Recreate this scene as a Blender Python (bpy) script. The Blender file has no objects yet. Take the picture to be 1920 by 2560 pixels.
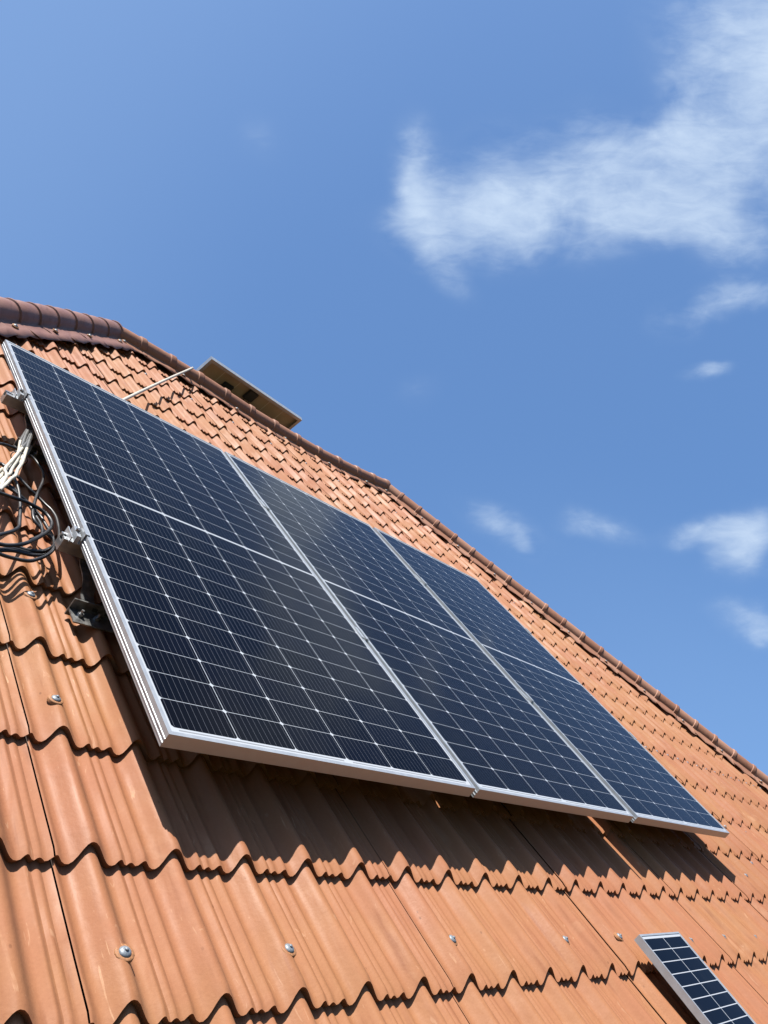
import bpy, bmesh, math, random
from mathutils import Vector, Matrix, noise
random.seed(7)
S = bpy.context.scene
COL = S.collection
THETA = math.radians(50.6)                       # pitch of the roof
# roof frame: x along the eaves, y up the slope, z off the slope  ->  world
M = Matrix.Rotation(THETA, 4, 'X')
UPR = Vector((0, math.sin(THETA), math.cos(THETA)))
# ---------------------------------------------------------------- camera
FPX = 1961.02
CAM = Vector((-0.98794, -1.11881, 0.87937))
R_right = Vector((0.637048, -0.488849, 0.595984))
R_down = Vector((0.342392, -0.513259, -0.786977))
R_fwd = Vector((0.690608, 0.705402, -0.159592))
cd = bpy.data.cameras.new('camera')
cam = bpy.data.objects.new('camera', cd); COL.objects.link(cam)
rot = Matrix((R_right, -R_down, -R_fwd)).transposed().to_4x4()
cam.matrix_world = M @ (Matrix.Translation(CAM) @ rot)
cd.sensor_fit = 'VERTICAL'; cd.sensor_height = 24.0
cd.lens = 24.0 * FPX / 2560.0
cd.clip_start = 0.02; cd.clip_end = 6000
S.camera = cam
# ---------------------------------------------------------------- light
S.view_settings.view_transform = 'Standard'; S.view_settings.look = 'None'
S.view_settings.exposure = 1.5; S.view_settings.gamma = 1.0
SUN = (M.to_3x3() @ Vector((-0.41, 0.93, 1.0))).normalized()
sd = bpy.data.lights.new('sun', 'SUN'); sd.energy = 5.0; sd.angle = math.radians(0.53); sd.color = (1.0, 0.955, 0.89)
so = bpy.data.objects.new('sun', sd); COL.objects.link(so)
so.rotation_euler = (-SUN).to_track_quat('-Z', 'Y').to_euler(); so.location = (0, 0, 20)
# ---------------------------------------------------------------- node helpers
class NT:
    def __init__(s, nt): s.nt = nt; s.n = nt.nodes; s.l = nt.links
    def node(s, t, **k):
        n = s.n.new(t)
        for a, b in k.items(): setattr(n, a, b)
        return n
    def put(s, sock, v):
        if isinstance(v, bpy.types.NodeSocket): s.l.new(v, sock)
        else: sock.default_value = v
    def m(s, op, a, b=None, c=None, clamp=False):
        n = s.node('ShaderNodeMath', operation=op); n.use_clamp = clamp
        s.put(n.inputs[0], a)
        if b is not None: s.put(n.inputs[1], b)
        if c is not None: s.put(n.inputs[2], c)
        return n.outputs[0]
    def vm(s, op, a, b=None, scale=None):
        n = s.node('ShaderNodeVectorMath', operation=op)
        s.put(n.inputs[0], a)
        if b is not None: s.put(n.inputs[1], b)
        if scale is not None: s.put(n.inputs['Scale'], scale)
        return n.outputs['Value'] if op in ('DOT_PRODUCT', 'LENGTH', 'DISTANCE') else n.outputs['Vector']
    def mix(s, f, a, b, mode='MIX'):
        n = s.node('ShaderNodeMix', data_type='RGBA', blend_type=mode)
        s.put(n.inputs['Factor'], f); s.put(n.inputs['A'], a); s.put(n.inputs['B'], b)
        return n.outputs['Result']
    def ramp(s, f, lo, hi, a=0.0, b=1.0):
        n = s.node('ShaderNodeMapRange'); n.interpolation_type = 'SMOOTHSTEP'
        s.put(n.inputs['Value'], f)
        n.inputs['From Min'].default_value = lo; n.inputs['From Max'].default_value = hi
        n.inputs['To Min'].default_value = a; n.inputs['To Max'].default_value = b
        return n.outputs['Result']
    def noise(s, vec, scale, detail=3.0, rough=0.55, dist=0.0):
        n = s.node('ShaderNodeTexNoise'); s.put(n.inputs['Vector'], vec)
        n.inputs['Scale'].default_value = scale; n.inputs['Detail'].default_value = detail
        n.inputs['Roughness'].default_value = rough; n.inputs['Distortion'].default_value = dist
        return n.outputs['Fac']
    def scale(s, vec, xyz, loc=(0, 0, 0), rot=(0, 0, 0)):
        n = s.node('ShaderNodeMapping'); s.put(n.inputs['Vector'], vec)
        n.inputs['Scale'].default_value = xyz; n.inputs['Location'].default_value = loc
        n.inputs['Rotation'].default_value = rot
        return n.outputs['Vector']
    def xyz(s, vec):
        n = s.node('ShaderNodeSeparateXYZ'); s.put(n.inputs[0], vec); return n.outputs
    def comb(s, x, y, z=0.0):
        n = s.node('ShaderNodeCombineXYZ'); s.put(n.inputs[0], x); s.put(n.inputs[1], y); s.put(n.inputs[2], z)
        return n.outputs[0]
    def bump(s, h, strength, dist):
        n = s.node('ShaderNodeBump'); s.put(n.inputs['Height'], h)
        n.inputs['Strength'].default_value = strength; n.inputs['Distance'].default_value = dist
        return n.outputs['Normal']
# ---------------------------------------------------------------- sky
W = bpy.data.worlds.new('World'); S.world = W; W.use_nodes = True
w = NT(W.node_tree); w.n.clear()
sky = w.node('ShaderNodeTexSky', sky_type='NISHITA'); sky.sun_disc = False
sky.sun_elevation = math.asin(SUN.z); sky.sun_rotation = math.atan2(SUN.x, SUN.y)
sky.altitude = 200; sky.air_density = 1.0; sky.dust_density = 1.6; sky.ozone_density = 2.0
dirv = w.vm('NORMALIZE', w.node('ShaderNodeTexCoord').outputs['Generated'])
# clear dry air: the pale band at the horizon is kept low
lift = w.xyz(dirv)
w.put(sky.inputs['Vector'], w.vm('NORMALIZE', w.comb(lift[0], lift[1], w.m('ADD', w.m('MULTIPLY', lift[2], 0.80), 0.30))))
# cloud field: laid out on the sky by compass direction and height, seen round a fixed bearing
c_r = M.to_3x3() @ R_right; c_u = M.to_3x3() @ (-R_down); c_f = M.to_3x3() @ R_fwd
df = w.m('MAXIMUM', w.vm('DOT_PRODUCT', dirv, tuple(c_f)), 0.05)
ca = w.m('DIVIDE', w.vm('DOT_PRODUCT', dirv, tuple(c_r)), df)
cb = w.m('DIVIDE', w.vm('DOT_PRODUCT', dirv, tuple(c_u)), df)
cp = w.comb(ca, cb, 0.0)
wn = w.node('ShaderNodeTexNoise'); w.put(wn.inputs['Vector'], cp); wn.inputs['Scale'].default_value = 7.0; wn.inputs['Detail'].default_value = 4.0
warp = w.vm('SCALE', w.vm('SUBTRACT', wn.outputs['Color'], (0.5, 0.5, 0.5)), scale=0.085)
cw = w.vm('ADD', cp, warp)
CLOUDS = [  # centre u,v ; radii ; angle ; strength
    (1960, 60, 330, 300, 30, .95), (1850, 300, 320, 210, 40, .90), (1650, 430, 330, 165, 22, .92),
    (1420, 440, 280, 160, 14, .92), (1250, 490, 150, 170, 0, .80), (1180, 560, 260, 110, 0, .40), (1050, 470, 72, 165, 8, .72),
    (1050, 580, 110, 80, 0, .50), (1110, 690, 95, 50, -35, .34), (1345, 605, 50, 55, 0, .36),
    (1700, 560, 220, 80, -12, .60), (1880, 500, 200, 200, 0, .66), (1800, 650, 80, 60, 0, .28),
    (1850, 755, 150, 45, 8, .62), (1700, 800, 75, 50, 30, .55), (1765, 938, 70, 26, 10, .60),
    (1265, 1315, 150, 46, -22, .58), (1340, 1360, 60, 30, -45, .48), (1505, 1330, 95, 42, -15, .42), (1800, 1320, 170, 45, 5, .74), (1890, 1340, 110, 90, 35, .85),
    (1890, 1540, 110, 52, -15, .55), (655, 335, 60, 70, 0, .20), (1050, 980, 70, 50, 20, .22)]
HAZE = [(-100, -50, 1050, 800, 20, .19), (-100, 800, 600, 700, 0, .09), (1900, 1900, 900, 380, -35, .14)]
def blobs(items, vec):
    tot = None
    for (u, v, rx, ry, an, st) in items:
        a0 = (u - 960) / FPX; b0 = (1280 - v) / FPX
        n = w.node('ShaderNodeMapping', vector_type='TEXTURE')
        w.put(n.inputs['Vector'], vec)
        n.inputs['Location'].default_value = (a0, b0, 0); n.inputs['Rotation'].default_value = (0, 0, math.radians(an))
        n.inputs['Scale'].default_value = (rx / FPX, ry / FPX, 1)
        g = w.ramp(w.vm('LENGTH', n.outputs[0]), 1.4, 0.1, 0.0, st)
        tot = g if tot is None else w.m('SUBTRACT', w.m('ADD', tot, g), w.m('MULTIPLY', tot, g))
    return tot
tot = blobs(CLOUDS, cw)
fn = w.noise(w.scale(cp, (1, 1.35, 1), rot=(0, 0, -0.3)), 6.5, 8.0, 0.55, 0.5)
fn2 = w.noise(w.scale(cp, (1.0, 2.6, 1), rot=(0, 0, -0.45)), 22.0, 6.0, 0.60, 0.6)
env = w.ramp(tot, 0.0, 0.35)
dens = w.m('ADD', w.m('MULTIPLY', tot, 1.05), w.m('MULTIPLY', env, w.m('ADD', w.m('MULTIPLY', w.m('SUBTRACT', fn, 0.53), 1.75), w.m('MULTIPLY', w.m('SUBTRACT', fn2, 0.5), 0.62))))
cloud = w.m('MULTIPLY', w.m('POWER', w.ramp(dens, -0.12, 1.52), 1.3), 1.0)
haze_thin = blobs(HAZE, cp)
cloud = w.m('MAXIMUM', cloud, 0.0)
skyc = w.mix(1.0, sky.outputs[0], (0.655, 0.875, 1.045, 1), 'MULTIPLY')
ccol = (3.3, 4.0, 4.95, 1)
outc = w.mix(cloud, w.mix(haze_thin, skyc, (2.0, 2.95, 4.5, 1)), ccol)
bg = w.node('ShaderNodeBackground'); w.put(bg.inputs['Color'], outc); bg.inputs['Strength'].default_value = 0.070
wo = w.node('ShaderNodeOutputWorld'); w.l.new(bg.outputs[0], wo.inputs[0])
# ---------------------------------------------------------------- materials
def mat(name):
    m = bpy.data.materials.new(name); m.use_nodes = True
    t = NT(m.node_tree); b = t.n['Principled BSDF']
    return m, t, b
def plain(name, col, rough=0.5, metal=0.0, spec=0.5, nscale=0, namp=0.15, bumps=0.0):
    m, t, b = mat(name)
    b.inputs['Roughness'].default_value = rough; b.inputs['Metallic'].default_value = metal
    b.inputs['Specular IOR Level'].default_value = spec
    if nscale:
        co = t.node('ShaderNodeTexCoord').outputs['Object']
        f = t.noise(co, nscale, 4)
        c2 = tuple(max(0, c * (1 - namp)) for c in col); c3 = tuple(min(1, c * (1 + namp)) for c in col)
        t.put(b.inputs['Base Color'], t.mix(t.ramp(f, .3, .7), (*c2, 1), (*c3, 1)))
        t.put(b.inputs['Roughness'], t.ramp(f, .3, .7, rough * .85, min(1, rough * 1.15)))
        if bumps: t.put(b.inputs['Normal'], t.bump(f, bumps, .002))
    else: b.inputs['Base Color'].default_value = (*col, 1)
    return m
def tile_material(name, base, pink, dark, pale, rough=.48, grime=1.0):
    m, t, b = mat(name)
    co = t.node('ShaderNodeTexCoord').outputs['Object']
    big = t.noise(co, 1.7, 4, .6)
    mid = t.noise(t.scale(co, (1, .35, 1)), 9.0, 4, .6, .6)
    streak = t.noise(t.scale(co, (1, .10, 1)), 42.0, 3, .6)
    fine = t.noise(co, 160.0, 3, .6)
    blotch = t.noise(t.scale(co, (1, .6, 1), (3.1, 1.7, 0)), 6.0, 5, .62, .8)
    c = t.mix(t.ramp(big, .35, .68), (*base, 1), (*pink, 1))
    c = t.mix(t.m('MULTIPLY', t.ramp(mid, .50, .78), .55 * grime), c, (*pink, 1))
    c = t.mix(t.m('MULTIPLY', t.ramp(streak, .54, .78), .55 * grime), c, (*dark, 1))
    c = t.mix(t.m('MULTIPLY', t.ramp(blotch, .60, .74), .45 * grime), c, (*pale, 1))
    scr = t.noise(t.scale(co, (1, .25, 1), rot=(0, 0, .5)), 60.0, 2, .5, 1.5)
    c = t.mix(t.m('MULTIPLY', t.ramp(scr, .70, .74), .5 * grime), c, (*pale, 1))
    sp = t.node('ShaderNodeTexVoronoi'); t.put(sp.inputs['Vector'], co); sp.inputs['Scale'].default_value = 34.0
    dots = t.ramp(sp.outputs['Distance'], .055, .03)
    c = t.mix(t.m('MULTIPLY', dots, .45 * grime), c, (*pale, 1))
    c = t.mix(t.ramp(fine, .2, .8, 0, .16), c, (*dark, 1))
    rn = t.node('ShaderNodeObjectInfo').outputs['Random']
    c = t.mix(t.m('MULTIPLY', rn, .30), c, (*pink, 1))
    c = t.mix(t.m('MULTIPLY', t.ramp(t.m('FRACT', t.m('MULTIPLY', rn, 7.31)), .3, 1.0), .14), c, (*dark, 1))
    sp2 = t.node('ShaderNodeTexVoronoi'); t.put(sp2.inputs['Vector'], t.scale(co, (1, .7, 1), (2.2, .4, 0))); sp2.inputs['Scale'].default_value = 21.0
    d2 = t.m('MULTIPLY', t.ramp(sp2.outputs['Distance'], .075, .035), t.ramp(blotch, .45, .6))
    c = t.mix(t.m('MULTIPLY', d2, .55 * grime), c, (dark[0] * .55, dark[1] * .6, dark[2] * .6, 1))
    scr2 = t.noise(t.scale(co, (1, .12, 1), rot=(0, 0, -.9)), 48.0, 2, .5, 2.2)
    c = t.mix(t.m('MULTIPLY', t.m('MULTIPLY', t.ramp(scr2, .69, .73), t.ramp(blotch, .5, .62)), .6 * grime), c, (pale[0] * 1.15, pale[1] * 1.2, pale[2] * 1.2, 1))
    t.put(b.inputs['Base Color'], c)
    t.put(b.inputs['Roughness'], t.ramp(mid, .3, .7, rough * .8, rough * 1.2))
    b.inputs['Specular IOR Level'].default_value = .16
    h = t.m('ADD', t.m('MULTIPLY', big, 1.0), t.m('MULTIPLY', fine, .05))
    h = t.m('ADD', h, t.m('MULTIPLY', t.noise(co, 14.0, 3), .25))
    t.put(b.inputs['Normal'], t.bump(h, .35, .02))
    return m
M_TILE = tile_material('terracotta_painted_sheet', (.207, .0955, .0405), (.203, .083, .042), (.105, .032, .012), (.29, .165, .095), .62)
M_RIDGE = tile_material('copper_brown_ridge', (.205, .102, .064), (.19, .092, .058), (.10, .040, .022), (.27, .16, .10), .48)
M_RIDGE_DULL = tile_material('dusty_brown_ridge', (.245, .132, .086), (.225, .118, .078), (.12, .052, .034), (.27, .165, .115), .5)
M_RIDGE_DARK = tile_material('dark_brown_ridge', (.170, .090, .072), (.155, .080, .064), (.080, .036, .027), (.22, .135, .11), .45)
M_UNDER = plain('dark_roof_underlay', (.03, .018, .014), .9)
M_ALU = plain('anodised_aluminium', (.30, .315, .33), .36, .5, .5, 30, .05)
M_MILL = plain('mill_aluminium', (.30, .305, .31), .32, .85, .5, 40, .1)
M_STEEL = plain('zinc_steel', (.15, .15, .146), .42, .8, .5, 60, .3)
M_SCREW = plain('screw_head_grey', (.125, .14, .155), .5, .25, .5, 300, .2)
M_WASHER = plain('rusty_washer', (.19, .085, .035), .7, 0, .3, 300, .3)
M_BLACK = plain('black_cable_rubber', (.008, .008, .009), .42, 0, .35, 25, .3)
M_WHITE = plain('cream_cable_sheath', (.33, .305, .25), .5, 0, .5, 60, .15)
M_SLEEVE = plain('grey_cable_sleeve', (.03, .03, .03), .5, 0, .5, 60, .2)
M_CONDUIT = plain('white_plastic_pipe', (.30, .27, .22), .5, 0, .5, 30, .06)
M_BACK = plain('shade_toned_backsheet', (.40, .33, .25), .55, 0, .4, 4, .12)  # beige holds shade and roof bounce; the sheet itself is white
M_PLASTIC = plain('black_plastic', (.012, .012, .012), .5)
M_WALL = plain('cream_render', (.30, .27, .22), .9, 0, .2, 6, .08, .3)
M_GROUND = plain('ground_grass_and_earth', (.045, .05, .022), .95, 0, .1, .15, .5)
M_GLASSW = plain('window_glass', (.02, .025, .03), .05)
def cell_material(name, w_, h_, cols, pitch, y_c, q, rows_half, midhalf, wires, chamfer, gap_c, gap_r, ribbon=True, white=(.25, .265, .285)):
    m, t, b = mat(name)
    o = t.xyz(t.node('ShaderNodeTexCoord').outputs['Object'])
    u = t.m('SUBTRACT', o[0], (w_ - cols * pitch) / 2)
    ucell = t.m('DIVIDE', u, pitch); fu = t.m('FRACT', ucell)
    du = t.m('MULTIPLY', t.m('MINIMUM', fu, t.m('SUBTRACT', 1.0, fu)), pitch)
    vy = t.m('SUBTRACT', o[1], y_c)
    vv = t.m('SUBTRACT', t.m('ABSOLUTE', vy), midhalf)
    vcell = t.m('DIVIDE', vv, q); fv = t.m('FRACT', vcell)
    dv = t.m('MULTIPLY', t.m('MINIMUM', fv, t.m('SUBTRACT', 1.0, fv)), q)
    gt = lambda a, e, s=.0002: t.ramp(a, e - s, e + s)
    inside = t.m('MULTIPLY', t.m('MULTIPLY', t.m('GREATER_THAN', u, 0.0), t.m('LESS_THAN', u, cols * pitch)),
                 t.m('MULTIPLY', t.m('GREATER_THAN', vv, 0.0), t.m('LESS_THAN', vv, rows_half * q)))
    cell = t.m('MULTIPLY', t.m('MULTIPLY', gt(du, gap_c), gt(dv, gap_r)), gt(t.m('ADD', du, dv), chamfer))
    cell = t.m('MULTIPLY', cell, inside)
    idn = t.node('ShaderNodeTexWhiteNoise', noise_dimensions='2D')
    t.put(idn.inputs['Vector'], t.comb(t.m('FLOOR', ucell), t.m('FLOOR', t.m('DIVIDE', vy, q))))
    cc = t.mix(idn.outputs['Value'], (.0009, .0010, .0022, 1), (.0014, .0017, .0040, 1))
    if wires:
        fb = t.m('FRACT', t.m('MULTIPLY', fu, float(wires)))
        db = t.m('MULTIPLY', t.m('ABSOLUTE', t.m('SUBTRACT', fb, .5)), pitch / wires)
        wire = t.m('SUBTRACT', 1.0, t.ramp(db, .00035, .00060))  # wires drawn broader than real to hold their shine
        cc = t.mix(t.m('MULTIPLY', wire, .85), cc, (.060, .063, .074, 1))
    bs = (*white, 1)
    if ribbon:
        inv = t.m('SUBTRACT', vv, rows_half * q)
        rb = t.m('MULTIPLY', t.m('GREATER_THAN', inv, .0045), t.m('LESS_THAN', inv, .0085))
        f3 = t.m('FRACT', t.m('MULTIPLY', ucell, 1 / 3.0))
        rb = t.m('MULTIPLY', rb, t.m('MULTIPLY', t.m('GREATER_THAN', f3, .03), t.m('LESS_THAN', f3, .97)))
        rb2 = t.m('LESS_THAN', t.m('ABSOLUTE', vy), .0012)
        bs = t.mix(t.m('MAXIMUM', rb, rb2), bs, (.13, .135, .145, 1))
    t.put(b.inputs['Base Color'], t.mix(cell, bs, cc))
    co = t.node('ShaderNodeTexCoord').outputs['Object']
    dust = t.noise(co, 3.0, 5, .6)
    for l in list(b.inputs['Base Color'].links): src = l.from_socket
    t.put(b.inputs['Base Color'], t.mix(t.ramp(t.noise(t.scale(co, (1, .4, 1)), 8.0, 6, .65), .45, .85, 0, .010), src, (.30, .27, .23, 1)))
    t.put(b.inputs['Roughness'], t.ramp(dust, .3, .8, .035, .085))
    b.inputs['IOR'].default_value = 1.145
    return m
# ---------------------------------------------------------------- object helpers
def link(o): COL.objects.link(o); return o
def empty(name, label, cat, at=(0, 0, 0), group=None, roof=True, rotm=None):
    o = link(bpy.data.objects.new(name, None)); o.empty_display_size = .1
    T = Matrix.Translation(Vector(at))
    if rotm is not None: T = T @ rotm
    o.matrix_world = (M @ T) if roof else T
    o['label'] = label; o['category'] = cat
    if group: o['group'] = group
    return o
def mesh_obj(name, bm, mats, parent=None, smooth=False, angle=35):
    me = bpy.data.meshes.new(name)
    bm.normal_update(); bm.to_mesh(me); bm.free()
    for m in (mats if isinstance(mats, (list, tuple)) else [mats]): me.materials.append(m)
    if smooth:
        for p in me.polygons: p.use_smooth = True
        me.set_sharp_from_angle(angle=math.radians(angle))
    o = link(bpy.data.objects.new(name, me))
    if parent: o.parent = parent
    return o
def box(bm, x0, x1, y0, y1, z0, z1, bev=0.0, mi=0):
    vs = [bm.verts.new((x, y, z)) for x in (x0, x1) for y in (y0, y1) for z in (z0, z1)]
    fs = [bm.faces.new([vs[i] for i in f]) for f in ((0, 1, 3, 2), (4, 6, 7, 5), (0, 4, 5, 1), (2, 3, 7, 6), (0, 2, 6, 4), (1, 5, 7, 3))]
    for f in fs: f.material_index = mi
    if bev:
        es = set(e for f in fs for e in f.edges)
        bmesh.ops.bevel(bm, geom=list(es), offset=bev, segments=2, affect='EDGES', clamp_overlap=True)
def catmull(P, n=6):
    P = [Vector(p) for p in P]; Q = [P[0] * 2 - P[1]] + P + [P[-1] * 2 - P[-2]]; out = []
    for i in range(1, len(Q) - 2):
        a, b, c, d = Q[i - 1], Q[i], Q[i + 1], Q[i + 2]
        for k in range(n):
            t = k / n
            out.append(.5 * ((2 * b) + (c - a) * t + (2 * a - 5 * b + 4 * c - d) * t * t + (3 * b - a - 3 * c + d) * t ** 3))
    out.append(P[-1]); return out
def tube(bm, P, r, k=10, cap=True, mi=0):
    prev = None; rings = []
    for i, p in enumerate(P):
        tdir = (P[min(i + 1, len(P) - 1)] - P[max(i - 1, 0)]).normalized()
        if prev is None: prev = tdir.orthogonal().normalized()
        prev = (prev - tdir * prev.dot(tdir)).normalized(); q = tdir.cross(prev)
        rr = r[i] if isinstance(r, list) else r
        rings.append([bm.verts.new(p + prev * (rr * math.cos(2 * math.pi * j / k)) + q * (rr * math.sin(2 * math.pi * j / k))) for j in range(k)])
    for a, b in zip(rings, rings[1:]):
        for j in range(k):
            f = bm.faces.new((a[j], a[(j + 1) % k], b[(j + 1) % k], b[j])); f.material_index = mi
    if cap:
        bm.faces.new(rings[0][::-1]).material_index = mi; bm.faces.new(rings[-1]).material_index = mi
def prism(bm, prof, place, ends=True):
    """prof: 2D points; place(list of functions) -> successive sections"""
    secs = [[bm.verts.new(fn(a, b)) for a, b in prof] for fn in place]
    n = len(prof)
    for s, t in zip(secs, secs[1:]):
        for j in range(n): bm.faces.new((s[j], s[(j + 1) % n], t[(j + 1) % n], t[j]))
    if ends: bm.faces.new(secs[0][::-1]); bm.faces.new(secs[-1])
    bmesh.ops.recalc_face_normals(bm, faces=bm.faces[:])
# ---------------------------------------------------------------- tiled roof
PER, S0 = .1831, -.125            # wave pitch, first crest
ROW, T0 = .302, -.159             # tile course, lip of course 0
TILT = .021; STEP = .0165; ZC = -.140
CTRL = [(0, 0), (.04, -.0012), (.08, -.0055), (.12, -.0125), (.16, -.0197), (.20, -.0256), (.235, -.0286), (.268, -.0289), (.30, -.0275), (.335, -.0222), (.355, -.0204), (.375, -.0208),
        (.41, -.0264), (.435, -.0274), (.465, -.0242), (.485, -.0234), (.505, -.0242), (.54, -.0276), (.575, -.0266), (.62, -.0216), (.645, -.0202), (.665, -.0208),
        (.71, -.0278), (.75, -.0305), (.79, -.0302), (.83, -.0265), (.87, -.0195), (.91, -.0105), (.945, -.0042), (.975, -.0010), (1, 0)]
def st2xy(s, t): return (s + TILT * t, t - TILT * s)
def warpz(x, y):
    v = noise.noise(Vector((x * .55, y * .55, 3.3))) * .007 + noise.noise(Vector((x * 2.1, y * 2.1, 9.1))) * .0022
    return v
HIP_R = (Vector((4.13, 4.35)), Vector((6.88, 1.09)))
HIP_L = (Vector((1.12, 4.29)), Vector((.10, 3.12)))
EAVE_T = -2.9
SEAM0 = -.193; SHW = PER * 5
house = empty('house', 'house whose steep roof is clad in terracotta orange tile-pattern metal sheets', 'house')
def sheet(c, k0, k1):
    sa = SEAM0 + SHW * c + .0009; sb = SEAM0 + SHW * (c + 1) - .0009
    cols = []
    n0 = math.floor((sa - S0) / PER) - 1
    for n in range(n0, n0 + 8):
        for f, z in CTRL[:-1]:
            s = S0 + PER * (n + f)
            if sa + .002 < s < sb - .002: cols.append((s, z))
    def prof(s):
        f = ((s - S0) / PER) % 1.0
        for (a, za), (b, zb) in zip(CTRL, CTRL[1:]):
            if a <= f <= b: return za + (zb - za) * (f - a) / (b - a)
        return 0
    cols = [(sa, prof(sa))] + cols + [(sb, prof(sb))]
    rnd = random.Random(c * 31 + k0 * 7)
    lift = rnd.uniform(0, .0012); tiltx = rnd.uniform(-.0008, .0008); edge = rnd.uniform(.0006, .0018)
    bm = bmesh.new(); lay = bm.faces.layers.int.new('k'); prev = None
    for k in range(k0, k1 + 1):
        last = (k == k1)
        fr = [(-.0035, 0), (0.0, .0), (.018, .03), (.10, .3), (.20, .65), (.286, .93), (ROW + .012, 1.03)]
        joint = (k == k0)
        if last: break
        # riser of this course: hangs below its lip
        rows = []
        drop = -STEP * (1.25 if joint else 1.0)
        for q, (dt, fz) in enumerate(fr):
            line = []
            for i, (s, z) in enumerate(cols):
                slant = .85 * z
                wob = .0012 * noise.noise(Vector((s * 9, k * 1.7, 4)))
                if q == 0:   t = T0 + ROW * k + slant + .0065 + wob; zz = z - STEP * 1.0 - (.002 if joint else 0)
                elif q == 1: t = T0 + ROW * k + slant + wob; zz = z - .0016
                else:
                    blend = min(1.0, dt / ROW)
                    t = T0 + ROW * k + dt + slant * (1 - 0 * blend); zz = z - STEP * fz * .97
                    if q == 2: zz = z + .0002
                x, y = st2xy(s, t)
                e = min(s - sa, sb - s)
                up = edge * max(0, 1 - (s - sa) / .05) if s - sa < .05 else 0
                line.append(bm.verts.new((x, y, ZC + zz + warpz(x, y) + lift + tiltx * i / len(cols) + up)))
            rows.append(line)
        for q, (a, b) in enumerate(zip(rows, rows[1:])):
            for i in range(len(cols) - 1):
                f = bm.faces.new((a[i], a[i + 1], b[i + 1], b[i])); f.smooth = True
    # trim at the hips and the ridge
    def cut(p, q, keep):
        d = (q - p).normalized(); n = Vector((d.y, -d.x, 0))
        if n.dot(Vector((keep[0] - p.x, keep[1] - p.y, 0))) > 0: n = -n
        g = bm.verts[:] + bm.edges[:] + bm.faces[:]
        bmesh.ops.bisect_plane(bm, geom=g, plane_co=(p.x, p.y, 0), plane_no=n, clear_outer=True, clear_inner=False)
    inside = (2.5, 1.0)
    cut(HIP_R[0], HIP_R[1], inside); cut(HIP_L[0], HIP_L[1], inside)
    cut(Vector((1.12, 4.26)), Vector((4.13, 4.26)), inside)
    if len(bm.faces) < 4: bm.free(); return None
    o = mesh_obj('roof_sheet', bm, M_TILE, house)
    o.data.set_sharp_from_angle(angle=math.radians(38))
    return o
sheets = {}
for c in range(-6, 11):
    for (k0, k1) in ((-9, -5), (-5, 4), (4, 13), (13, 16)):
        o = sheet(c, k0, k1)
        if o: sheets[(c, k0)] = o
# underlay closing the gaps below the sheets
bm = bmesh.new()
A, B = HIP_L[0], HIP_L[1]; dl = (B - A) / (A.y - B.y); dr = (HIP_R[1] - HIP_R[0]) / (HIP_R[0].y - HIP_R[1].y)
EL = A + dl * (A.y - EAVE_T); ER = HIP_R[0] + dr * (HIP_R[0].y - EAVE_T)
vs = [bm.verts.new((p[0], p[1], ZC - .05)) for p in ((EL.x, EL.y), (ER.x, ER.y), (HIP_R[0].x, 4.2), (A.x, 4.2))]
bm.faces.new(vs)
mesh_obj('roof_underlay', bm, M_UNDER, house)
# the other three slopes and the walls, in world axes
def W2(x, y, z): return M @ Vector((x, y, z))
eL, eR = W2(EL.x, EAVE_T, ZC - .03), W2(ER.x, EAVE_T, ZC - .03)
rL, rR = W2(1.12, 4.30, ZC - .01), W2(4.13, 4.35, ZC - .01)
ym = (rL.y + rR.y) / 2
bL = Vector((eL.x, 2 * ym - eL.y, eL.z)); bR = Vector((eR.x, 2 * ym - eR.y, eR.z))
Mi = M.inverted()
for quad in ((eL, bL, rL), (bL, bR, rR, rL), (bR, eR, rR)):
    bm = bmesh.new(); bm.faces.new([bm.verts.new(Mi @ p) for p in quad])
    bmesh.ops.recalc_face_normals(bm, faces=bm.faces[:])
    ext = bmesh.ops.solidify(bm, geom=bm.faces[:], thickness=.01)
    mesh_obj('roof_slope', bm, M_TILE, house)
gz = eL.z - 5.2
wx0, wx1, wy0, wy1 = eL.x + .5, eR.x - .5, eL.y + .5, bL.y - .5
bm = bmesh.new(); bmesh.ops.create_cube(bm, size=1)
for v in bm.verts:
    p = Vector((wx0 if v.co.x < 0 else wx1, wy0 if v.co.y < 0 else wy1, gz if v.co.z < 0 else eL.z + .25))
    v.co = Mi @ p
mesh_obj('wall', bm, M_WALL, house)
for i in range(5):
    x = wx0 + 1.6 + i * (wx1 - wx0 - 3.2) / 4
    for z0 in (gz + .9, gz + 3.4):
        bm = bmesh.new(); bmesh.ops.create_cube(bm, size=1)
        for v in bm.verts: v.co = Mi @ Vector((x + v.co.x * 1.1, wy0 + v.co.y * .10, z0 + .65 + v.co.z * 1.3))
        o = mesh_obj('window', bm, M_CONDUIT, house)
        bm = bmesh.new(); bmesh.ops.create_cube(bm, size=1)
        for v in bm.verts: v.co = Mi @ Vector((x + v.co.x * .94, wy0 + v.co.y * .12, z0 + .65 + v.co.z * 1.14))
        mesh_obj('pane', bm, M_GLASSW, o)
bm = bmesh.new(); bmesh.ops.create_cube(bm, size=1)
for v in bm.verts: v.co = Mi @ Vector((eL.x + .05 if v.co.x < 0 else eR.x - .05, eL.y + .08 if v.co.y < 0 else bL.y - .08, eL.z - (.16 if v.co.z < 0 else .03)))
mesh_obj('eaves_board', bm, M_RIDGE_DULL, house)
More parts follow.
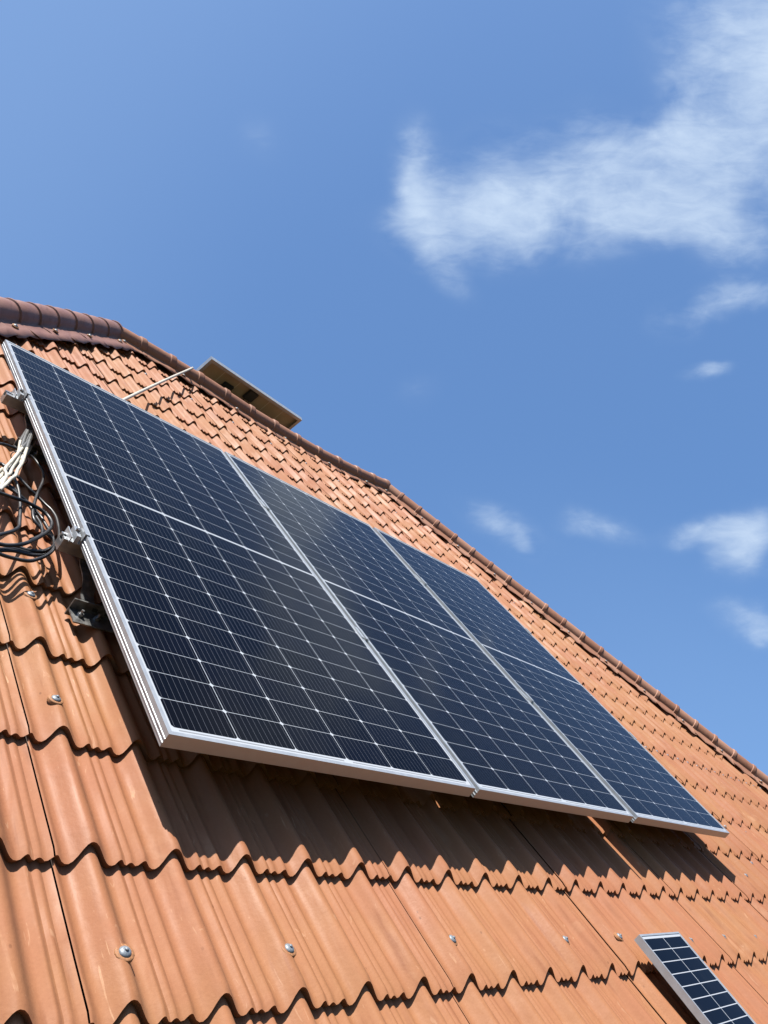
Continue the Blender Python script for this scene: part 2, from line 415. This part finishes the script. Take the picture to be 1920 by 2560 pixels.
# screws through the sheets
def screw_mesh():
    bm = bmesh.new()
    def lathe(pr, mi, squash=1.0):
        k = 16; rings = [[bm.verts.new((r * math.cos(2 * math.pi * j / k), r * squash * math.sin(2 * math.pi * j / k), z)) for j in range(k)] for r, z in pr]
        for a, b in zip(rings, rings[1:]):
            for j in range(k): bm.faces.new((a[j], a[(j + 1) % k], b[(j + 1) % k], b[j])).material_index = mi
        bm.faces.new(rings[-1]).material_index = mi
    lathe([(.0178, -.006), (.0178, .0008), (.0168, .0020), (.0125, .0024)], 1)
    lathe([(.0112, .0015), (.0112, .0032), (.0098, .0052), (.0070, .0069), (.0040, .0077)], 0)
    lathe([(.0034, .0070), (.0034, .0100), (.0026, .0107)], 0)
    me = bpy.data.meshes.new('screw'); bm.normal_update(); bm.to_mesh(me); bm.free()
    me.materials.append(M_SCREW); me.materials.append(M_WASHER)
    for p in me.polygons: p.use_smooth = True
    me.set_sharp_from_angle(angle=math.radians(50))
    return me
SCREW = screw_mesh()
def crest_z(x, y):
    s = x - TILT * y; t = y + TILT * x
    f = ((s - S0) / PER) % 1.0
    z = 0
    for (a, za), (b, zb) in zip(CTRL, CTRL[1:]):
        if a <= f <= b: z = za + (zb - za) * (f - a) / (b - a)
    kt = ((t - T0 - .85 * z) / ROW); fr = kt - math.floor(kt)
    return ZC + z - STEP * fr * .97 + warpz(x, y)
def add_screw(x, y, tilt=.14):
    s = x - TILT * y; t = y + TILT * x
    c = math.floor((s - SEAM0) / SHW); k = (t - T0) / ROW
    k0 = -9 if k < -5 else -5 if k < 4 else 4 if k < 13 else 13
    p = sheets.get((c, k0))
    if not p: return
    o = link(bpy.data.objects.new('screw', SCREW)); o.parent = p
    o.location = (x, y, crest_z(x, y) + .0006)
    o.rotation_euler = (random.uniform(-.05, .09), tilt + random.uniform(-.06, .06), random.uniform(0, 3))
for (x, y) in [(-.125, -.376), (.243, -.386), (.795, -.386), (1.345, -.407), (1.70, -.411), (2.262, -.444), (2.628, -.442), (2.995, -.455), (3.36, -.46), (3.91, -.47),
               (-.122, .229), (-.105, .63), (3.55, .28), (3.93, .262), (4.28, .25), (4.66, .24), (3.73, -.12), (4.1, -.02), (.24, -1.29), (-.3, -1.29), (1.15, -1.31), (1.9, -1.33)]:
    add_screw(x, y)
for kk, st in ((4, 1), (13, 2), (7, 3), (10, 3)):
    for n in range(-1, 42, st):
        s = S0 + PER * (n + .06); t = T0 + ROW * kk - .035
        x, y = st2xy(s, t)
        if kk == 4 and x < 3.6 and x > -.2: continue
        if kk in (7, 10) and (random.random() < .45 or x < 3.5 and kk == 7): continue
        if kk == 13 and not (.9 < x < 4.3): continue
        if y < 4.1 and (x - 4.13) / (6.88 - 4.13) + (y - 4.35) / (4.35 - 1.09) < -.06: add_screw(x, y)
# ---------------------------------------------------------------- ridge and hip caps
def cap_run(path, r, length, mats, side, skirt, bulge=0.0, skirt_dz=.0, collar=.045, top_lift=0.0, mark=None):
    """half-round caps laid end to end along path (axis points), lapping sheet metal skirts down over the tiles"""
    P = [Vector(p) for p in path]; seg = [(b - a).length for a, b in zip(P, P[1:])]; L = sum(seg)
    n = max(1, round(L / length)); length = L / n
    def at(d):
        d = max(0, min(L - 1e-6, d))
        for a, b, l in zip(P, P[1:], seg):
            if d <= l: return a + (b - a) * (d / l)
            d -= l
        return P[-1]
    for i in range(n):
        rnd = random.Random(int(i + 100 * r * 97 + len(path)))
        bm = bmesh.new()
        a = at(i * length); b = at((i + 1) * length + .02); ax = (b - a); ln = ax.length; ax.normalize()
        wv = Vector((ax.y, -ax.x, 0)).normalized() * side; nv = Vector((0, 0, 1))
        secs = []
        stn = [(0, 1.0), (.015, 1.0), (.25, 1 + bulge * .7), (.5, 1 + bulge), (.78, 1 + bulge * .5), (1 - collar / ln, 1.0), (1 - collar / ln + .02, 1.11), (1 - .02, 1.13), (1.0, 1.10)]
        jit = rnd.uniform(-.002, .002)
        for u, k in stn:
            c = a + ax * (ln * u) + nv * jit; ring = []
            wavy = .010 * math.sin(u * 6.3 + i * 2.1) + rnd.uniform(-.003, .003)
            sk = skirt + wavy
            ph = (i * .37 + u) * 6.283
            ring.append(c + wv * (r + sk) + nv * (skirt_dz - .004 + .007 * math.sin(ph * 1.3)))
            ring.append(c + wv * (r + sk * .55) + nv * (skirt_dz + .003 + .004 * math.sin(ph)))
            ring.append(c + wv * (r * 1.12) + nv * (.004 + skirt_dz * .3))
            for j in range(0, 13):
                an = math.radians(6 + 168 * j / 12)
                ring.append(c + wv * (math.cos(an) * r * k) + nv * (math.sin(an) * r * k * (1 + top_lift)))
            ring.append(c - wv * (r * 1.1) - nv * (.03)); ring.append(c - wv * (r + .07) - nv * .16)
            secs.append([bm.verts.new(q) for q in ring])
        for s_, t_ in zip(secs, secs[1:]):
            for j in range(len(s_) - 1): bm.faces.new((s_[j], s_[j + 1], t_[j + 1], t_[j]))
        bmesh.ops.recalc_face_normals(bm, faces=bm.faces[:])
        if bm.faces[:][0].normal.z < -0.2: bmesh.ops.reverse_faces(bm, faces=bm.faces[:])
        m = mats[i % len(mats)]
        o = mesh_obj('ridge_cap', bm, m, house, True, 40)
        md = o.modifiers.new('thick', 'SOLIDIFY'); md.thickness = .0018
        if i % 2 == 0:
            sc = link(bpy.data.objects.new('screw', SCREW)); sc.parent = o
            q = a + ax * (ln * .35) + wv * (r + skirt * .45) + nv * (skirt_dz + .010)
            sc.location = q; sc.rotation_euler = (.1, .1, i)
RC = ZC + .0
left = [(-.9, 1.93, -.135), (.10, 3.10, -.135), (.60, 3.70, -.135), (1.14, 4.27, -.132)]
cap_run(left[::-1][:3][::-1] and [(-2.6, -.05, -.135)] + left, .074, .225, [M_RIDGE_DARK], 1, .135, .10, .006, .02, .05)
cap_run([(1.10, 4.26, -.128), (1.45, 4.27, -.126), (1.9, 4.25, -.128), (2.35, 4.21, -.148), (3.1, 4.18, -.158), (3.7, 4.22, -.142), (4.13, 4.31, -.13)], .064, .262, [M_RIDGE], 1, .085, .02, -.004, .05, .05)
cap_run([(4.10, 4.33, -.132), (6.86, 1.07, -.128), (10.15, -2.83, -.12)], .060, .213, [M_RIDGE_DULL, M_RIDGE], 1, .115, .015, -.007, .035, .05)
# ---------------------------------------------------------------- solar modules
PW, PH, PT = 1.134, 2.265, .035
M_CELL = cell_material('half_cut_cells', PW, PH, 6, .1834, PH / 2, .0918, 12, .0052, 10, .0076, .00090, .00068)
LONG = [(0, 0), (.0105, 0), (.0105, -.0016), (.0030, -.0030), (.0030, -.0330), (.028, -.0330), (.028, -.035), (0, -.035),
        (0, -.0275), (-.0016, -.0268), (-.0016, -.0240), (0, -.0233), (0, -.0175), (-.0016, -.0168), (-.0016, -.0140), (0, -.0133), (0, -.001)]
SHORT = [(0, 0), (.0105, 0), (.0105, -.0016), (.0030, -.0030), (.0030, -.0330), (.028, -.0330), (.028, -.035), (0, -.035)]
def frame_bm(w_, h_, longp, shortp):
    bm = bmesh.new()
    def bar(prof, f0, f1): 
        b2 = bmesh.new(); prism(b2, prof, [f0, f1]); me = bpy.data.meshes.new('t'); b2.to_mesh(me); b2.free(); bm.from_mesh(me); bpy.data.meshes.remove(me)
    c = lambda o: max(o, 0)
    bar(longp, lambda o, z: (o, c(o), z), lambda o, z: (o, h_ - c(o), z))
    bar(longp, lambda o, z: (w_ - o, c(o), z), lambda o, z: (w_ - o, h_ - c(o), z))
    bar(shortp, lambda o, z: (o + .0001, o, z), lambda o, z: (w_ - o - .0001, o, z))
    bar(shortp, lambda o, z: (o + .0001, h_ - o, z), lambda o, z: (w_ - o - .0001, h_ - o, z))
    return bm
def laminate_bm(w_, h_, i=.0100, z=-.0019):
    bm = bmesh.new(); box(bm, i - .006, w_ - i + .006, i - .006, h_ - i + .006, z - .0045, z); return bm
def back_sheet_bm(w_, h_):
    bm = bmesh.new(); box(bm, .006, w_ - .006, .006, h_ - .006, -.0085, -.0066); return bm
def build_module(label, at):
    t = empty('solar_panel', label, 'solar panel', at, 'large solar panels mounted side by side')
    mesh_obj('frame', frame_bm(PW, PH, LONG, SHORT), M_ALU, t)
    mesh_obj('cell_glass', laminate_bm(PW, PH), M_CELL, t)
    mesh_obj('backsheet', back_sheet_bm(PW, PH), M_BACK, t)
    for fx in (.3, .5, .7):
        bm = bmesh.new(); box(bm, PW * fx - .03, PW * fx + .03, PH / 2 - .045, PH / 2 + .045, -.0245, -.0088, .003)
        mesh_obj('junction_box', bm, M_PLASTIC, t)
    return t
def copy_tree(o, parent=None):
    c = o.copy(); COL.objects.link(c)
    if parent: c.parent = parent
    for ch in list(o.children): copy_tree(ch, c)
    return c
X2, X3 = 1.156, 2.339
p1 = build_module('large solar panel nearest the camera, its ribbed frame edge beside the black cable loops', (0, 0, 0))
p2 = copy_tree(p1); p2.matrix_world = M @ Matrix.Translation((X2, 0, 0)); p2['label'] = 'large solar panel in the middle of the row, with another large panel on both sides'
p3 = copy_tree(p1); p3.matrix_world = M @ Matrix.Translation((X3, .004, 0)); p3['label'] = 'farthest large solar panel of the row, its lower corner over open orange tiles'
# ---------------------------------------------------------------- rails with clamps
def rail(y0, slope, xa, label):
    t = empty('mounting_rail', label, 'mounting rail', (0, y0, 0), 'aluminium rails under the large panels', rotm=Matrix.Rotation(math.atan(slope), 4, 'Z'))
    pr = [(0, -.0755), (.040, -.0755), (.040, -.036), (.029, -.036), (.029, -.041), (.034, -.041), (.034, -.052), (.012, -.052), (.012, -.041), (.017, -.041), (.017, -.036), (0, -.036)]
    bm = bmesh.new(); prism(bm, pr, [lambda a, b: (xa, a, b), lambda a, b: (3.53, a, b)])
    mesh_obj('rail_profile', bm, M_MILL, t)
    def endclamp(x, sgn):
        bm = bmesh.new()
        z = [(-.034, -.0355), (-.034, -.018), (-.031, -.018), (-.031, -.0320), (-.022, -.0320), (-.022, -.010), (-.010, -.010), (-.010, -.0320), (-.0045, -.0320), (-.0045, .0035), (.009, .0035), (.009, .0008), (-.0022, .0008), (-.0022, -.0355)]
        prism(bm, z, [lambda a, b: (x + sgn * a, -.010, b), lambda a, b: (x + sgn * a, .046, b)])
        o = mesh_obj('end_clamp', bm, M_ALU, t)
        bm = bmesh.new(); tube(bm, [Vector((x - sgn * .016, .018, -.010)), Vector((x - sgn * .016, .018, -.002))], .0065, 12)
        tube(bm, [Vector((x - sgn * .016, .018, -.002)), Vector((x - sgn * .016, .018, -.0015))], .0035, 6)
        mesh_obj('bolt', bm, M_STEEL, o)
    def midclamp(xa_, xb_):
        bm = bmesh.new(); m = (xa_ + xb_) / 2
        z = [(xa_ - .008, .0008), (xa_ + .003, .0008), (xa_ + .003, -.020), (xb_ - .003, -.020), (xb_ - .003, .0008), (xb_ + .008, .0008), (xb_ + .008, .0035), (xb_ - .006, .0035), (xb_ - .006, -.017), (xa_ + .006, -.017), (xa_ + .006, .0035), (xa_ - .008, .0035)]
        prism(bm, z, [lambda a, b: (a, -.012, b), lambda a, b: (a, .052, b)])
        o = mesh_obj('middle_clamp', bm, M_ALU, t)
        bm = bmesh.new(); tube(bm, [Vector((m, .02, -.017)), Vector((m, .02, -.004))], .0055, 12)
        mesh_obj('bolt', bm, M_STEEL, o)
    endclamp(0, 1); endclamp(X3 + PW, -1); midclamp(PW, X2); midclamp(X2 + PW, X3)
    return t
rail(.772, -.026, -.044, 'silver rail under the panels, its cut end beside the black cable loops')
rail(1.722, -.021, -.058, 'silver rail under the panels, its cut end above the white cables')
def hook(x, y, label):
    t = empty('roof_hook', label, 'roof hook', (x, y, 0), 'steel hooks holding the rails')
    zb = crest_z(x, y)
    bm = bmesh.new()
    pts = [(.055, -.127), (.082, -.123), (.112, -.098), (.136, -.092), (.176, -.088), (.196, -.080)]
    pts = [(a, b) for a, b in pts]
    prof = pts + [(a + (.0035 if i < 3 else .001), b + .004) for i, (a, b) in list(enumerate(pts))[::-1]]
    prism(bm, prof, [lambda a, b: (.022, a, b), lambda a, b: (.062, a, b)])
    mesh_obj('hook_strap', bm, M_STEEL, t)
    bm = bmesh.new()
    box(bm, -.015, .115, .028, .033, -.158, -.106)
    box(bm, -.015, .115, -.030, .028, -.1405, -.1365)
    box(bm, .045, .060, .0275, .0285, -.128, -.118, mi=1)
    box(bm, .085, .097, .0275, .0285, -.130, -.116, mi=1)
    mesh_obj('base_plate', bm, [M_STEEL, M_PLASTIC], t)
    for bx, by in ((.010, .004), (.060, .008)):
        bm = bmesh.new(); tube(bm, [Vector((bx, by, -.1365)), Vector((bx, by, -.128))], .0085, 6)
        tube(bm, [Vector((bx, by, -.128)), Vector((bx, by, -.118))], .004, 10)
        mesh_obj('bolt', bm, M_MILL, t)
    return t
hook(.005, .575, 'zinc steel roof hook with slotted plate below the lower rail end')
hook(.010, 1.525, 'zinc steel roof hook beside the white cable bundle below the upper rail end')
# ---------------------------------------------------------------- cables
A_ = [(-.21, 1.211, -.095), (-.155, 1.333, -.092), (-.104, 1.387, -.09), (-.067, 1.398, -.089), (-.029, 1.398, -.09), (.009, 1.392, -.093), (.025, 1.364, -.096), (.035, 1.328, -.099), (.033, 1.292, -.101), (.022, 1.248, -.101), (.001, 1.19, -.099), (-.017, 1.142, -.096), (-.04, 1.074, -.093), (-.056, 1.023, -.09), (-.067, .983, -.089), (-.072, .95, -.089), (-.069, .931, -.091), (-.057, .917, -.095), (-.04, .903, -.098), (-.025, .886, -.1), (-.015, .871, -.101), (-.005, .866, -.1)]
B_ = [(-.169, 1.258, -.1), (-.121, 1.25, -.097), (-.106, 1.241, -.095), (-.093, 1.219, -.094), (-.073, 1.197, -.095), (-.054, 1.174, -.098), (-.037, 1.151, -.101), (-.02, 1.138, -.104), (-.005, 1.118, -.106), (.008, 1.094, -.106), (.018, 1.07, -.104), (.022, 1.026, -.101), (.016, .974, -.098), (.007, .925, -.095), (-.002, .888, -.094), (-.014, .853, -.094)]
C_ = [(-.174, 1.195, -.09), (-.13, 1.222, -.087), (-.119, 1.213, -.085), (-.107, 1.194, -.084), (-.099, 1.158, -.085), (-.093, 1.122, -.088), (-.091, 1.086, -.091), (-.093, 1.051, -.094), (-.098, 1.003, -.096), (-.107, .952, -.096), (-.119, .897, -.094), (-.128, .863, -.091), (-.15, .826, -.088), (-.177, .793, -.085), (-.198, .771, -.084), (-.239, .728, -.084)]
D_ = [(-.187, 1.12, -.1), (-.141, 1.111, -.097), (-.125, 1.096, -.095), (-.106, 1.084, -.094), (-.089, 1.068, -.095), (-.071, 1.06, -.098), (-.054, 1.038, -.101), (-.039, 1.022, -.104), (-.027, .998, -.106), (-.021, .965, -.106), (-.019, .937, -.104), (-.017, .908, -.101), (-.02, .872, -.098), (-.03, .831, -.095), (-.051, .801, -.094), (-.074, .777, -.094), (-.097, .768, -.096), (-.119, .767, -.1), (-.138, .772, -.103), (-.161, .77, -.105), (-.188, .761, -.106), (-.235, .732, -.105)]
E_ = [(-.213, .998, -.08), (-.169, .998, -.077), (-.151, .996, -.075), (-.133, .994, -.074), (-.109, .999, -.075), (-.083, 1.004, -.078), (-.061, 1.005, -.081), (-.04, 1.003, -.084), (-.024, .991, -.086), (-.017, .968, -.086), (-.019, .94, -.084), (-.033, .9, -.081), (-.056, .858, -.078), (-.083, .818, -.075), (-.113, .779, -.074), (-.139, .749, -.074), (-.162, .731, -.076), (-.187, .721, -.08), (-.206, .719, -.083), (-.248, .711, -.085)]
F_ = [(-.018, .844, -.09), (-.035, .81, -.087), (-.052, .776, -.085), (-.076, .74, -.084), (-.101, .713, -.085), (-.124, .695, -.088), (-.144, .69, -.091), (-.162, .692, -.094), (-.182, .693, -.096), (-.203, .694, -.096), (-.245, .701, -.094)]
G_ = [(-.237, .716, -.105), (-.195, .73, -.102), (-.173, .74, -.1), (-.15, .749, -.099), (-.126, .754, -.1), (-.1, .764, -.103), (-.072, .782, -.106), (-.044, .809, -.109), (-.024, .837, -.111), (-.008, .866, -.111)]
WC = [
[(.047, 1.59, -.1), (.027, 1.545, -.097), (.004, 1.486, -.095), (-.019, 1.421, -.094), (-.046, 1.357, -.095), (-.066, 1.314, -.098), (-.089, 1.265, -.101), (-.112, 1.216, -.104), (-.149, 1.142, -.106)] ,
[(.041, 1.565, -.094), (.01, 1.489, -.091), (-.017, 1.417, -.089), (-.039, 1.366, -.088), (-.058, 1.318, -.089), (-.078, 1.272, -.092), (-.099, 1.233, -.095), (-.125, 1.181, -.098), (-.16, 1.104, -.1)] ,
[(.025, 1.603, -.088), (-.002, 1.53, -.085), (-.026, 1.463, -.083), (-.037, 1.419, -.082), (-.05, 1.364, -.083), (-.067, 1.315, -.086), (-.088, 1.267, -.089), (-.105, 1.237, -.092), (-.145, 1.162, -.094)] ,
[(.019, 1.523, -.082), (-.01, 1.434, -.079), (-.038, 1.355, -.077), (-.051, 1.312, -.076), (-.056, 1.285, -.077), (-.071, 1.258, -.08), (-.09, 1.237, -.083), (-.116, 1.182, -.086), (-.144, 1.126, -.088), (-.178, 1.058, -.088)] ,
[(.013, 1.562, -.076), (-.013, 1.482, -.073), (-.041, 1.388, -.071), (-.06, 1.325, -.07), (-.079, 1.258, -.071), (-.104, 1.192, -.074), (-.115, 1.154, -.077), (-.132, 1.126, -.08), (-.154, 1.079, -.082), (-.18, 1.028, -.082)] ,
[(.012, 1.499, -.07), (-.017, 1.43, -.067), (-.048, 1.36, -.065), (-.081, 1.281, -.064), (-.108, 1.217, -.065), (-.136, 1.15, -.068), (-.134, 1.12, -.071), (-.15, 1.07, -.074), (-.164, 1.03, -.076), (-.186, .986, -.076)] ,
]
def black(Ps, label, r=.0050):
    bm = bmesh.new()
    for P in Ps: tube(bm, catmull(P, 8), r, 12)
    o = mesh_obj('black_cable', bm, M_BLACK, None, True, 60)
    o.matrix_world = M; o['label'] = label; o['category'] = 'cable'; o['group'] = 'black cables coiled on the roof left of the panels'
    return o
black([A_], 'black cable arching highest over the white cables and looping down beside the panel frame')
black([B_], 'black cable running closest to the panel frame, ending at the lower rail end')
black([C_], 'black cable with the sharp kink pointing down, over the screw at the left edge', .0054)
black([D_], 'black cable crossing the middle of the coil and turning back left')
black([E_], 'shiny black cable lying on top of the coil and curling back in the widest bend', .0054)
black([F_ + []], 'lowest black cable of the coil, sagging in a shallow arc over the sunlit tiles')
black([G_], 'black cable tucked between the loops at the bottom of the coil')
black([[(x - .012, y - .022, z + .006) for x, y, z in G_]], 'black cable lying just below the tucked cable at the bottom of the coil')
black([[(x - .030, y + .035, z + .004) for x, y, z in D_[4:16]]], 'short black cable arc doubling the inner loop of the coil')
wb = empty('cable_bundle', 'bundle of cream white cables tied together, lying beside the upper part of the nearest panel', 'cable bundle')
WC = WC + [[(x + .010, y - .018, z + .008) for x, y, z in P] for P in (WC[0], WC[2], WC[4])]
for i, P in enumerate(WC):
    bm = bmesh.new(); tube(bm, catmull(P, 6), .0054, 10); o = mesh_obj('white_cable', bm, M_WHITE, wb, True, 60)
    bm = bmesh.new(); tube(bm, catmull(P[:3], 6), .0068, 10); mesh_obj('sleeve', bm, M_SLEEVE, o, True, 60)
bm = bmesh.new()
cen = sum((Vector(P[4]) for P in WC), Vector()) / len(WC); dd = (Vector(WC[0][5]) - Vector(WC[0][3])).normalized()
q1 = dd.cross(Vector((0, 0, 1))).normalized(); q2 = dd.cross(q1)
tube(bm, [cen + q1 * (.026 * math.cos(a * math.pi / 10)) + q2 * (.02 * math.sin(a * math.pi / 10)) for a in range(21)], .0016, 6)
mesh_obj('cable_tie', bm, M_BLACK, wb, True, 60)
# pipe from the panel up to the ridge
bm = bmesh.new()
tube(bm, catmull([(.60, 2.40, -.088), (.72, 2.61, -.086), (1.2, 3.37, -.078), (1.70, 4.13, -.052), (1.722, 4.165, -.050), (1.735, 4.19, -.056), (1.742, 4.24, -.10)], 6), .0085, 12)
o = mesh_obj('plastic_pipe', bm, M_CONDUIT, None, True, 60); o.matrix_world = M
o['label'] = 'thin white plastic pipe running from behind the nearest panel up to the ridge'; o['category'] = 'pipe'
# ---------------------------------------------------------------- small module low on the roof
SW, SH = .330, .676
M_CELL_S = cell_material('small_module_cells', SW, SH, 2, .1560, SH / 2, .0404, 8, .0, 0, .0, .0015, .0014, False)
t = empty('small_solar_panel', 'small solar panel with two columns of cells, low on the orange tiles', 'small solar panel', (1.7045, -.447 - SH, -.090))
sp_ = [(0, 0), (.0065, 0), (.0065, -.0016), (.0020, -.0030), (.0020, -.0230), (.016, -.0230), (.016, -.025), (0, -.025)]
mesh_obj('frame', frame_bm(SW, SH, sp_, sp_), M_ALU, t)
mesh_obj('cell_glass', laminate_bm(SW, SH, .0062, -.0017), M_CELL_S, t)
mesh_obj('backsheet', back_sheet_bm(SW, SH), M_BACK, t)
bm = bmesh.new()
for x in (.14, SW - .10):
    for y in (.10, SH - .30): box(bm, x, x + .025, y, y + .02, -.064, -.0252)
mesh_obj('standoff', bm, M_STEEL, t)
# ---------------------------------------------------------------- module standing up behind the ridge
U = Vector((.99757, .04398, -.05398)).normalized(); EE = Vector((-.06555, .33199, -.94100)); EE = (EE - U * U.dot(EE)).normalized(); N_ = U.cross(EE)   # N_ looks away from the camera
BW, BH = 1.055, 1.70
P0 = Vector((1.927, 4.414, .067)) + EE * BH + U * BW
R4 = Matrix((-U, -EE, N_)).transposed().to_4x4()   # y = up the module, z = glass side
t = empty('raised_solar_panel', 'solar panel standing up behind the ridge, seen from its shaded brownish underside', 'raised solar panel', P0, rotm=R4)
mesh_obj('frame', frame_bm(BW, BH, [(a, b) for a, b in SHORT], SHORT), M_ALU, t)
mesh_obj('cell_glass', laminate_bm(BW, BH), M_CELL, t)
mt, tt, bb = mat('shaded_backsheet_cell_grid')
o3 = tt.xyz(tt.node('ShaderNodeTexCoord').outputs['Object'])
gx = tt.m('FRACT', tt.m('DIVIDE', tt.m('SUBTRACT', o3[0], .018), (BW - .036) / 6)); gy = tt.m('FRACT', tt.m('DIVIDE', tt.m('SUBTRACT', BH, tt.m('ADD', o3[1], .018)), .166))
lx = tt.m('LESS_THAN', tt.m('MINIMUM', gx, tt.m('SUBTRACT', 1.0, gx)), .014); ly = tt.m('LESS_THAN', tt.m('MINIMUM', gy, tt.m('SUBTRACT', 1.0, gy)), .010)
stn = tt.ramp(tt.noise(tt.node('ShaderNodeTexCoord').outputs['Object'], 5.0, 4), .3, .7)
tt.put(bb.inputs['Base Color'], tt.mix(tt.m('MAXIMUM', lx, ly), tt.mix(stn, (.22, .17, .12, 1), (.28, .22, .16, 1)), (.40, .36, .30, 1)))  # shade and roof bounce on a white sheet put into these browns
bb.inputs['Roughness'].default_value = .5
mesh_obj('backsheet', back_sheet_bm(BW, BH), mt, t)
for (a, b_, cable) in ((BW - .2915, .150, False), (BW - .5104, .085, True)):
    bm = bmesh.new(); box(bm, a - .055, a + .045, BH - b_ - .055, BH - b_ + .045, -.032, -.0087, .006)
    jb = mesh_obj('junction_box', bm, M_PLASTIC, t)
    if cable:
        for dx in (-.03, .02):
            bm = bmesh.new(); tube(bm, catmull([(a + dx, BH - b_ - .05, -.02), (a + dx - .01, BH - b_ - .09, -.035), (a + dx - .03, BH - b_ - .14, -.06), (a + dx, BH - b_ - .35, -.02)], 6), .004, 8)
            mesh_obj('cable', bm, M_BLACK, jb, True)
bm = bmesh.new()
for x in (.12, BW - .16): box(bm, x, x + .04, .02, BH - .35, -.075, -.0355)
mesh_obj('support_rail', bm, M_MILL, t)
# ---------------------------------------------------------------- ground
bm = bmesh.new(); bmesh.ops.create_grid(bm, x_segments=8, y_segments=8, size=2500)
g = mesh_obj('ground', bm, M_GROUND); g.location = (0, 0, gz); g['kind'] = 'structure'
